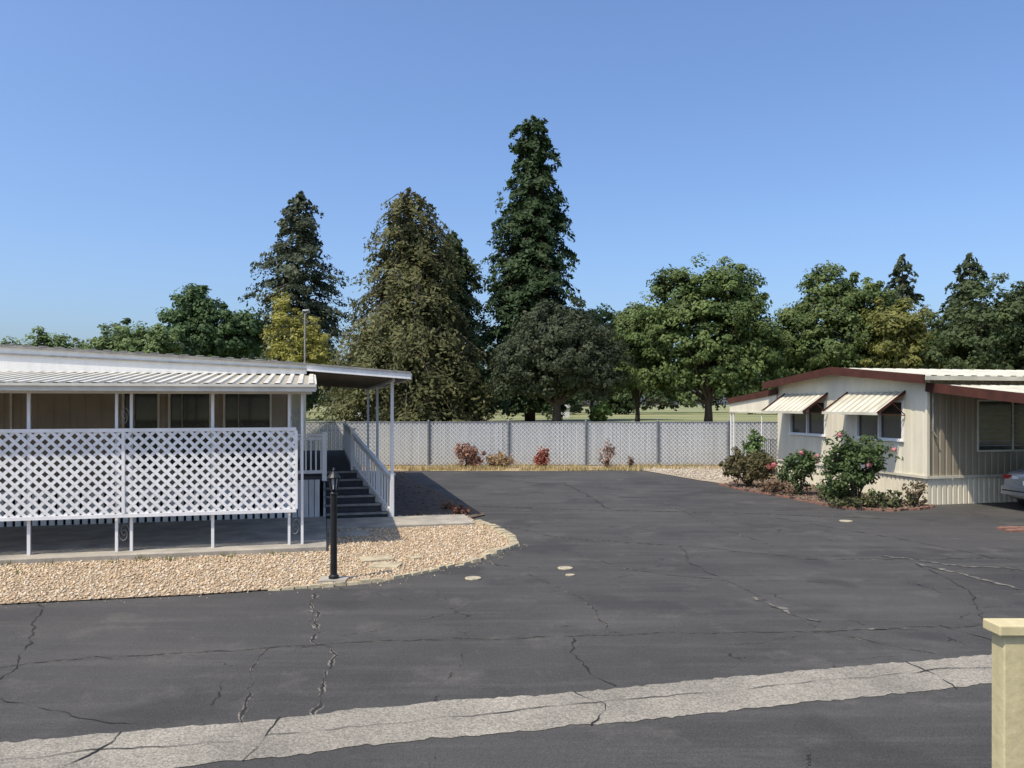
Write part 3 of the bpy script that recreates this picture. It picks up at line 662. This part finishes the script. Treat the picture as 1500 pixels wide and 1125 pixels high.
ribwall(mb,(a0,bS),(aE,bS),zs,ze,.2,.02,'tan',(0,-1))
mb.quad([(a0,bN,0),(aE,bN,0),(aE,bN,ze),(a0,bN,ze)],'cream'); mb.quad([(aE,bS,0),(aE,bN,0),(aE,bN,ze),(aE,bM,zp),(aE,bS,ze)],'cream')
mb.box(a0-.03,a0+.05,bS-.03,bS+.05,zs+.032,ze-.05,'cream')
mb.box(a0-.04,aE,bS-.04,bS-.003,zs-.04,zs+.03,'creamroof'); mb.box(a0-.04,a0-.003,bS-.003,bN,zs-.04,zs+.03,'creamroof')
mb.obj('walls',parent=H2)
mb=MB(); ribwall(mb,(a0+.01,bN),(a0+.01,bS+.01),0,zs-.03,.16,.025,'cream',(-1,0)); ribwall(mb,(a0+.01,bS+.01),(aE,bS+.01),0,zs-.03,.16,.025,'cream',(0,-1)); mb.obj('skirting',parent=H2)
mb=MB()
for w in W:
    mb.quad([(a0+.05,w[1],wz0),(a0+.05,w[0],wz0),(a0+.05,w[0],wz1),(a0+.05,w[1],wz1)],'glass')
    x0,x1=a0-.03,a0+.06
    for b in (w[0],w[1]-.05,(w[0]+w[1])/2-.025): mb.box(x0,x1,b,b+.05,wz0,wz1,'white')
    mb.box(x0+.002,x1,w[0]+.05,w[1]-.05,wz0,wz0+.05,'white'); mb.box(x0+.002,x1,w[0]+.05,w[1]-.05,wz1-.05,wz1,'white'); mb.box(a0-.06,a0-.03,w[0]-.04,w[1]+.04,wz0-.03,wz0+.01,'white')
mb.box(a0+1.5,a0+3.7,bS-.05,bS-.022,1.35,2.72,'creamroof'); mb.box(a0+1.55,a0+3.65,bS-.056,bS-.051,1.4,2.67,'glass')  # added louvred window, its slats stand in for striped glass reflections
for z in np.arange(1.5,2.65,.13): mb.box(a0+1.56,a0+3.64,bS-.075,bS-.058,z,z+.022,'roofgrey')
mb.box(a0+2.58,a0+2.62,bS-.08,bS-.057,1.4,2.67,'creamroof')
mb.box(a0+6.0,a0+6.9,bS-.05,bS-.022,.755,2.75,'white'); 
mb.obj('windows',parent=H2)
mb=MB()
for s0,s1 in ((17.14+.78,17.14+3.15),(17.14+4.1,17.14+6.4)):
    ribroof(mb,(a0-.85,s1,2.36),(a0-.85,s0,2.36),(a0-.01,s0,2.93),(a0-.01,s1,2.93),.24,.02,'creamroof','soffit',.015,mat2='rib2')
    mb.box(a0-.88,a0-.85,s0,s1,2.31,2.385,'creamroof')
    for s in (s0,s1): 
        mb.beam((a0-.87,s,2.36),(a0-.0,s,2.94),.025,.07,'maroon')
        mb.beam((a0-.8,s,2.33),(a0-.02,s,2.30),.02,.025,'maroon'); mb.beam((a0-.4,s,2.62),(a0-.02,s,2.32),.018,.02,'maroon')
mb.obj('window_awnings',parent=H2)
mb=MB()
ribroof(mb,(a0-.35,bS-.3,ze+.03),(aE,bS-.3,ze+.03),(aE,bM,zp+.06),(a0-.35,bM,zp+.06),.4,.03,'creamroof','soffit',.05,mat2='rib2')
ribroof(mb,(aE,bN+.3,ze+.03),(a0-.35,bN+.3,ze+.03),(a0-.35,bM,zp+.06),(aE,bM,zp+.06),.4,.03,'creamroof','soffit',.05)
mb.beam((a0-.37,bS-.32,ze-.05),(a0-.37,bM,zp-.005),.04,.23,'maroon'); mb.beam((a0-.37,bN+.32,ze-.05),(a0-.37,bM,zp-.005),.04,.23,'maroon')
mb.box(a0-.35,aE,bS-.35,bS-.302,ze-.07,ze+.04,'creamroof')
mb.obj('roof',parent=H2)
mb=MB()
ribroof(mb,(a0-.02,13.3,2.68),(aE,13.3,2.68),(aE,bS-.02,3.09),(a0-.02,bS-.02,3.09),.3,.035,'creamroof','soffit',.05,mat2='rib2')
mb.beam((a0-.04,13.25,2.62),(a0-.04,bS-.0,3.04),.04,.23,'maroon'); mb.box(a0,aE,13.18,13.29,2.56,2.70,'creamroof')
for a in (18.2,21.5,25,28.5,30.8): mb.box(a-.04,a+.04,13.45,13.53,0,2.6,'white')
for a in np.arange(15.7,31,1.2): mb.beam((a,13.4,2.6),(a,bS-.03,3.0),.05,.07,'tan')
mb.obj('carport_roof',parent=H2)
mb=MB()
ribroof(mb,(a0-.05,bN+.02,3.05),(22,bN+.02,3.05),(22,bN+3.2,2.75),(a0-.05,bN+3.2,2.75),.3,.03,'creamroof','soffit',.04)
mb.beam((a0-.08,bN-.1,3.04),(a0-.08,bN+3.25,2.72),.04,.2,'maroon')
mb.quad([(a0-.03,bN+.02,2.3),(a0-.03,bN+3.2,2.3),(a0-.03,bN+3.2,2.72),(a0-.03,bN+.02,3.0)],'cream')
mb.box(a0-.06,a0+.0,bN+.02,bN+3.2,2.28,2.33,'creamroof')
for b in (bN+2.95,bN+3.15): mb.box(a0-.03,a0+.02,b-.02,b+.02,0,2.28,'white')
mb.tube([(a0-.0,bN+1.0,0),(a0,bN+1.0,2.3)],[.02,.02],'white',6)
for b in np.arange(bN+.1,bN+1.9,.12): mb.box(a0-.01,a0+.01,b,b+.02,.2,1.35,'galv')
mb.box(a0-.015,a0+.015,bN+.05,bN+1.9,1.35,1.39,'galv'); mb.box(a0-.015,a0+.015,bN+.05,bN+1.9,.17,.2,'galv')
mb.obj('porch',parent=H2)
mb=MB(); mb.tube([(a0+.12,bS-.06,1.9),(a0+.12,bS-.06,2.95)],[.025,.025],'roofgrey',6); mb.tube([(a0+.12,bS-.06,1.9),(a0+.2,bS-.1,1.75)],[.025,.02],'roofgrey',6); mb.obj('downspout',parent=H2)

# ---------------------------------------------------------------- parked car
car=empty('parked_car',rot=ANG,loc=(*ab2w(18.7,15.35),0))
def loft(name,sections,mat,sub=2):
    me=MB(); k=len(sections[0]); 
    for s in sections: me.v+=s
    for i in range(len(sections)-1):
        for j in range(k):
            a=i*k+j;b=i*k+(j+1)%k; me.f.append((a,b,b+k,a+k)); me.mi.append(me.m(mat))
    me.f.append(tuple(reversed(range(k)))); me.mi.append(0); me.f.append(tuple(range((len(sections)-1)*k,len(sections)*k))); me.mi.append(0)
    o=me.obj(name,parent=car,smooth=True)
    if sub:
        m=o.modifiers.new('s','SUBSURF'); m.levels=sub; m.render_levels=sub
    return o
def sec(x,w,zb,zt,r=.12):
    return [(x,-w+r*.4,zb),(x,-w,zb+r),(x,-w*1.0,(zb+zt)/2),(x,-w+.03,zt-r),(x,-w+.16,zt),(x,0,zt+.02),(x,w-.16,zt),(x,w-.03,zt-r),(x,w,(zb+zt)/2),(x,w,zb+r),(x,w-r*.4,zb),(x,0,zb)]
loft('body',[sec(-2.3,.74,.42,.84),sec(-2.27,.82,.28,.97),sec(-1.9,.86,.22,1.04),sec(-1.2,.87,.2,1.05),sec(0,.88,.2,.98),sec(1.0,.87,.2,.95),sec(1.8,.85,.22,.86),sec(2.22,.78,.28,.74),sec(2.3,.66,.4,.66)],'carpaint')
def csec(x,w,zt): return [(x,-.8,.9),(x,-w-.06,(.95+zt)/2),(x,-w,zt-.05),(x,-w+.12,zt),(x,w-.12,zt),(x,w,zt-.05),(x,w+.06,(.95+zt)/2),(x,.8,.9)]
loft('cabin_glass',[csec(-1.65,.62,1.0),csec(-1.1,.58,1.36),csec(-.6,.56,1.42),csec(.1,.56,1.42),csec(.5,.58,1.34),csec(1.15,.62,.98)],'glass')
mb=MB()
mb.box(-1.0,.25,-.50,.50,1.405,1.45,'carpaint')
for sg in (-1,1):
    mb.beam((-1.6,sg*.66,1.02),(-1.0,sg*.55,1.4),.05,.07,'carpaint'); mb.beam((1.1,sg*.68,1.0),(.3,sg*.55,1.4),.05,.06,'carpaint'); mb.beam((-.35,sg*.74,1.0),(-.35,sg*.57,1.41),.06,.03,'carpaint')
    mb.box(.78,.95,sg*.93-.08,sg*.93+.08,1.0,1.12,'carpaint')
mb.obj('roof_and_pillars',parent=car,bevel=.02)
mb=MB()
for x in (-1.45,1.4):
    for sg in (-1,1):
        y=sg*.80; mb.tube([(x,y-.1,.31),(x,y-.08,.31),(x,y+.08,.31),(x,y+.1,.31)],[.27,.31,.31,.27],'tyre',20)
        mb.tube([(x,y+sg*.095,.31),(x,y+sg*.108,.31)],[.2,.19],'rim',16)
mb.obj('wheels',parent=car)
mb=MB()
for sg in (-1,1):
    mb.box(-2.29,-2.1,sg*.64-.13,sg*.64+.13,.76,.86,'red'); mb.box(-2.295,-2.12,sg*.41-.09,sg*.41+.09,.77,.85,'lens'); mb.box(2.12,2.26,sg*.62-.13,sg*.62+.13,.58,.70,'lens')
mb.box(-2.36,-2.1,-.76,.76,.38,.60,'carpaint'); mb.box(-2.368,-2.355,-.72,.72,.47,.50,'blackmetal'); mb.box(-2.33,-2.28,-.16,.16,.64,.75,'white')
mb.obj('lights_and_bumper',parent=car,bevel=.03)

# ---------------------------------------------------------------- yard lamp
mb=MB()
mb.box(-.2,.2,-.16,.16,0,.06,'concrete2')
mb.tube([(0,0,.06),(0,0,.10),(0,0,.12),(0,0,1.28),(0,0,1.30)],[.075,.075,.05,.047,.06],'blackmetal',12)
mb.tube([(0,0,1.30),(0,0,1.33),(0,0,1.36)],[.05,.03,.06],'blackmetal',10)
mb.tube([(0,0,1.36),(0,0,1.52)],[.045,.068],'lampglass',6)
for j in range(6):
    an=2*math.pi*j/6; c,s=math.cos(an),math.sin(an)
    mb.beam((c*.05,s*.05,1.36),(c*.075,s*.075,1.53),.018,.018,'blackmetal')
mb.tube([(0,0,1.52),(0,0,1.535),(0,0,1.58),(0,0,1.62),(0,0,1.64),(0,0,1.68)],[.10,.10,.06,.02,.025,.004],'blackmetal',12)
mb.obj('yard_lamp',loc=(-2.6,11.45,.0))
mb=MB()
mb.tube([(0,0,0),(0,0,7.2)],[.07,.04],'roofgrey',8); mb.tube([(0,0,7.15),(.1,0,7.25),(.25,0,7.28)],[.03,.03,.03],'roofgrey',6); mb.tube([(-.1,0,7.2),(-.08,0,7.35),(.2,0,7.37),(.24,0,7.28)],[.05,.08,.08,.04],'galv',8)
mb.obj('street_light',loc=(-10.55,40,0))
# railing of the deck beside the viewpoint
mb=MB()
mb.box(1.840,1.970,2.935,3.015,0,1.735,'wood')
mb.box(1.815,3.9,2.92,3.03,1.735,1.775,'wood')
mb.box(1.970,3.75,2.96,2.99,1.60,1.69,'wood'); mb.box(1.970,3.75,2.96,2.99,.85,.93,'wood')
for x in np.arange(2.07,3.7,.13): mb.box(x,x+.04,2.962,2.988,.93,1.60,'wood')
mb.box(3.75,3.88,2.935,3.015,0,1.735,'wood')
mb.obj('deck_railing',bevel=.005)

# ---------------------------------------------------------------- shrubs
def shrub(name,x,y,lobes,col,col2,ncl,lpc,leaf,clr,flowers=None,stems=7):
    tr=MB(); lob=np.array(lobes,float); P=[];Nn=[];S=[];C=[]
    w=lob[:,3]*lob[:,5]; w/=w.sum()
    tips=[]
    for i in range(ncl):
        l=lob[rng.choice(len(lob),p=w)]; u=unit(1)[0]; rr=rng.uniform(.35,1.12)
        c0=l[:3]+u*l[3:]*rr
        if c0[2]<.05: c0[2]=.05+rng.uniform(0,.1)
        tips.append(c0)
        n=int(lpc*rng.uniform(.5,1.3)); v=unit(n)*(rng.uniform(.1,1,n)**.5).reshape(-1,1)
        P.append(c0+v*clr*rng.uniform(.6,1.3)); Nn.append(u*.4+v*.6+[0,0,.5]+rng.normal(size=(n,3))*.6)
        S.append(leaf*rng.uniform(.6,1.3,n)); mv=rng.uniform(0,1,(n,1))*.5+rng.uniform(0,.5)
        C.append((np.array(col)*(1-mv)+np.array(col2)*mv)*rng.uniform(.75,1.25))
    if flowers:
        nf,fc,fs=flowers
        for i in range(nf):
            l=lob[rng.choice(len(lob),p=w)]; u=unit(1)[0]; u[2]=abs(u[2]); u[1]=-abs(u[1]); c0=l[:3]+u*l[3:]*1.08
            v=unit(22); P.append(c0+v*fs*.5); Nn.append(v+0*v); S.append(np.full(22,fs*.8)); C.append(np.tile(np.array(fc),(22,1))*rng.uniform(.7,1.1,(22,1)))
    for i in range(min(stems*2,ncl)):
        t=tips[i]; tr.tube([(rng.normal()*.05,rng.normal()*.05,0),tuple(t*np.array([.4,.4,.5])),tuple(t)],[.022,.014,.005],'bark',5,False)
    P=np.concatenate(P);P[:,2]=np.maximum(P[:,2],.01)
    V,F,CC=leafquads(P,np.concatenate(Nn),np.concatenate(S),np.concatenate(C),1.5)
    o=npmesh(name,V,F,CC,('leaf','bark'),extra=tr); o.location=(x,y,0.02); return o
g1,g2=(.055,.085,.03),(.13,.175,.06); pink=(.8,.35,.36)
shrub('rose_bush',8.75,19.9,[(0,0,1.05,.85,.7,.75),(.35,0,1.35,.5,.45,.45),(-.3,0,.8,.6,.6,.6),(-.4,0,1.5,.3,.3,.3)],g1,g2,175,36,.075,.16,(3,pink,.10))
shrub('rose_bush',8.15,22.3,[(0,0,.7,.5,.45,.5),(.2,0,.95,.32,.32,.3)],g1,(.13,.18,.065),75,32,.075,.14,(4,pink,.10))
shrub('rose_bush',7.35,24.5,[(0,0,.55,.75,.6,.5),(-.3,0,.8,.4,.4,.35),(.5,0,.7,.4,.4,.45)],(.08,.085,.035),(.18,.14,.065),120,30,.075,.15,(2,(.8,.3,.3),.12))
shrub('leafy_shrub',8.25,26.9,[(0,0,1.0,.35,.3,.7)],(.08,.13,.045),(.17,.24,.08),50,26,.09,.14)
shrub('groundcover_plant',9.3,19.55,[(-.7,0,.15,.7,.35,.16),(.2,.1,.2,.5,.3,.2)],(.07,.08,.035),(.17,.17,.08),70,28,.06,.12)
shrub('dry_plant',10.15,19.75,[(0,0,.35,.25,.2,.35)],(.13,.10,.06),(.26,.2,.12),26,22,.06,.09)
shrub('groundcover_plant',8.6,20.9,[(0,0,.25,.5,.6,.28)],(.06,.08,.03),(.13,.16,.07),50,26,.07,.12)
shrub('groundcover_plant',7.6,22.7,[(0,0,.15,.4,.8,.18)],(.10,.07,.04),(.20,.12,.07),40,22,.06,.1)
shrub('red_leaf_shrub',-1.85,32.0,[(0,0,.5,.5,.35,.5),(.35,0,.35,.4,.3,.35)],(.24,.12,.085),(.44,.26,.18),60,26,.09,.16)
shrub('dry_shrub',-.5,32.0,[(0,0,.28,.6,.35,.3)],(.28,.19,.10),(.46,.32,.18),50,26,.08,.14)
shrub('red_shrub',1.3,31.9,[(0,0,.45,.24,.22,.5),(-.1,0,.25,.3,.22,.25)],(.30,.08,.05),(.46,.18,.12),46,26,.08,.12)
shrub('bare_shrub',3.85,31.9,[(0,0,.55,.32,.25,.6)],(.20,.13,.10),(.38,.24,.17),26,18,.07,.14,stems=10)
shrub('dry_plant',4.85,32.0,[(0,0,.25,.12,.12,.28)],(.15,.10,.07),(.25,.16,.10),14,16,.06,.08)
shrub('dead_plant',-1.2,18.35,[(0,0,.1,.25,.2,.12)],(.22,.09,.05),(.34,.17,.1),16,16,.05,.08)
shrub('dead_plant',-1.6,19.3,[(0,0,.08,.2,.2,.1)],(.18,.09,.05),(.28,.14,.08),12,14,.05,.08)
def tufts(name,pts,n,h,cols,w=.012):
    P=[];C=[]
    cols=np.array(cols)
    for (x,y,r) in pts:
        for i in range(n):
            px,py=x+rng.normal()*r,y+rng.normal()*r*.5; d=unit(1)[0]*.35; hh=h*rng.uniform(.4,1.2); c=cols[rng.integers(len(cols))]*rng.uniform(.7,1.2)
            an=rng.uniform(0,3.14); wx,wy=w*math.cos(an),w*math.sin(an)
            P+=[(px-wx,py-wy,.01),(px+wx,py+wy,.01),(px+d[0]*hh+wx*.2,py+d[1]*hh,hh),(px+d[0]*hh-wx*.2,py+d[1]*hh,hh)]; C+=[c]*4
    P=np.array(P);F=np.arange(len(P)).reshape(-1,4); npmesh(name,P,F,np.array(C),('leaf',))
pts=[(rng.uniform(-9,14),rng.uniform(31.0,32.7),.25) for i in range(190)]
pts+=[(rng.uniform(-4,5),rng.uniform(30.5,31.2),.2) for i in range(90)]
tufts('dry_grass',pts,16,.17,[(.58,.45,.22),(.48,.37,.18),(.36,.31,.13)],.018)
pts=[]
for i in range(26):
    a=rng.uniform(-5.5,0); x,y=ab2w(a,rng.uniform(13.9,14.1)); pts.append((x,y,.05))
tufts('weeds',pts[:12]+[(-7.5,11.9,.06),(-5.6,12.9,.05),(-1.5,17.2,.1)],12,.12,[(.12,.16,.05),(.3,.27,.1)],.008)
# ---------------------------------------------------------------- park details
mb=MB()
for x,y,w in ((-16,120,3),(-30,150,5),(8,150,3)):
    mb.box(x,x+w,y,y+2,0,1.9,'whited'); mb.hexa([(x-.3,y-.3,1.9),(x+w+.3,y-.3,1.9),(x+w+.3,y+2.3,1.9),(x-.3,y+2.3,1.9),(x,y+.9,2.5),(x+w,y+.9,2.5),(x+w,y+1.1,2.5),(x,y+1.1,2.5)],'roofgrey')
mb.obj('park_shelter')
shrub('park_shrub',13.2,118,[(0,0,1.2,1.6,1.2,1.4)],(.12,.2,.05),(.22,.32,.1),40,26,.4,.5)

# ---------------------------------------------------------------- light, sky, camera
sd=Vector((-1.5,-1.3,3.3)).normalized()
el=math.asin(sd.z); az=math.atan2(sd.x,sd.y)
w=bpy.data.worlds.new('World'); scene.world=w; w.use_nodes=True; nt=w.node_tree
bg=nt.nodes['Background']; sk=nt.nodes.new('ShaderNodeTexSky'); sk.sky_type='NISHITA'; sk.sun_disc=False
sk.sun_elevation=el; sk.sun_rotation=az; sk.air_density=1.0; sk.dust_density=2.8; sk.ozone_density=2.2; sk.altitude=50
mu=nt.nodes.new('ShaderNodeMixRGB'); mu.blend_type='MULTIPLY'; mu.inputs[0].default_value=1; mu.inputs[2].default_value=(1.02,1.18,1.42,1)
nt.links.new(sk.outputs[0],mu.inputs[1]); nt.links.new(mu.outputs[0],bg.inputs[0]); bg.inputs[1].default_value=.148
ld=bpy.data.lights.new('sun','SUN'); ld.energy=5.0; ld.angle=math.radians(.53); ld.color=(1,.93,.80)
lo=bpy.data.objects.new('sun',ld); scene.collection.objects.link(lo); lo.rotation_euler=(-sd).to_track_quat('-Z','Y').to_euler(); lo.location=(-20,-20,40)
cd=bpy.data.cameras.new('camera'); cam=bpy.data.objects.new('camera',cd); scene.collection.objects.link(cam)
cam.location=(0,0,2.6); cam.rotation_euler=(math.radians(90),0,0); cd.sensor_width=36; cd.lens=27.6; cd.shift_y=29.5/1500
cd.clip_start=.05; cd.clip_end=6000; scene.camera=cam
scene.view_settings.view_transform='Standard'; scene.view_settings.look='None'; scene.view_settings.exposure=0
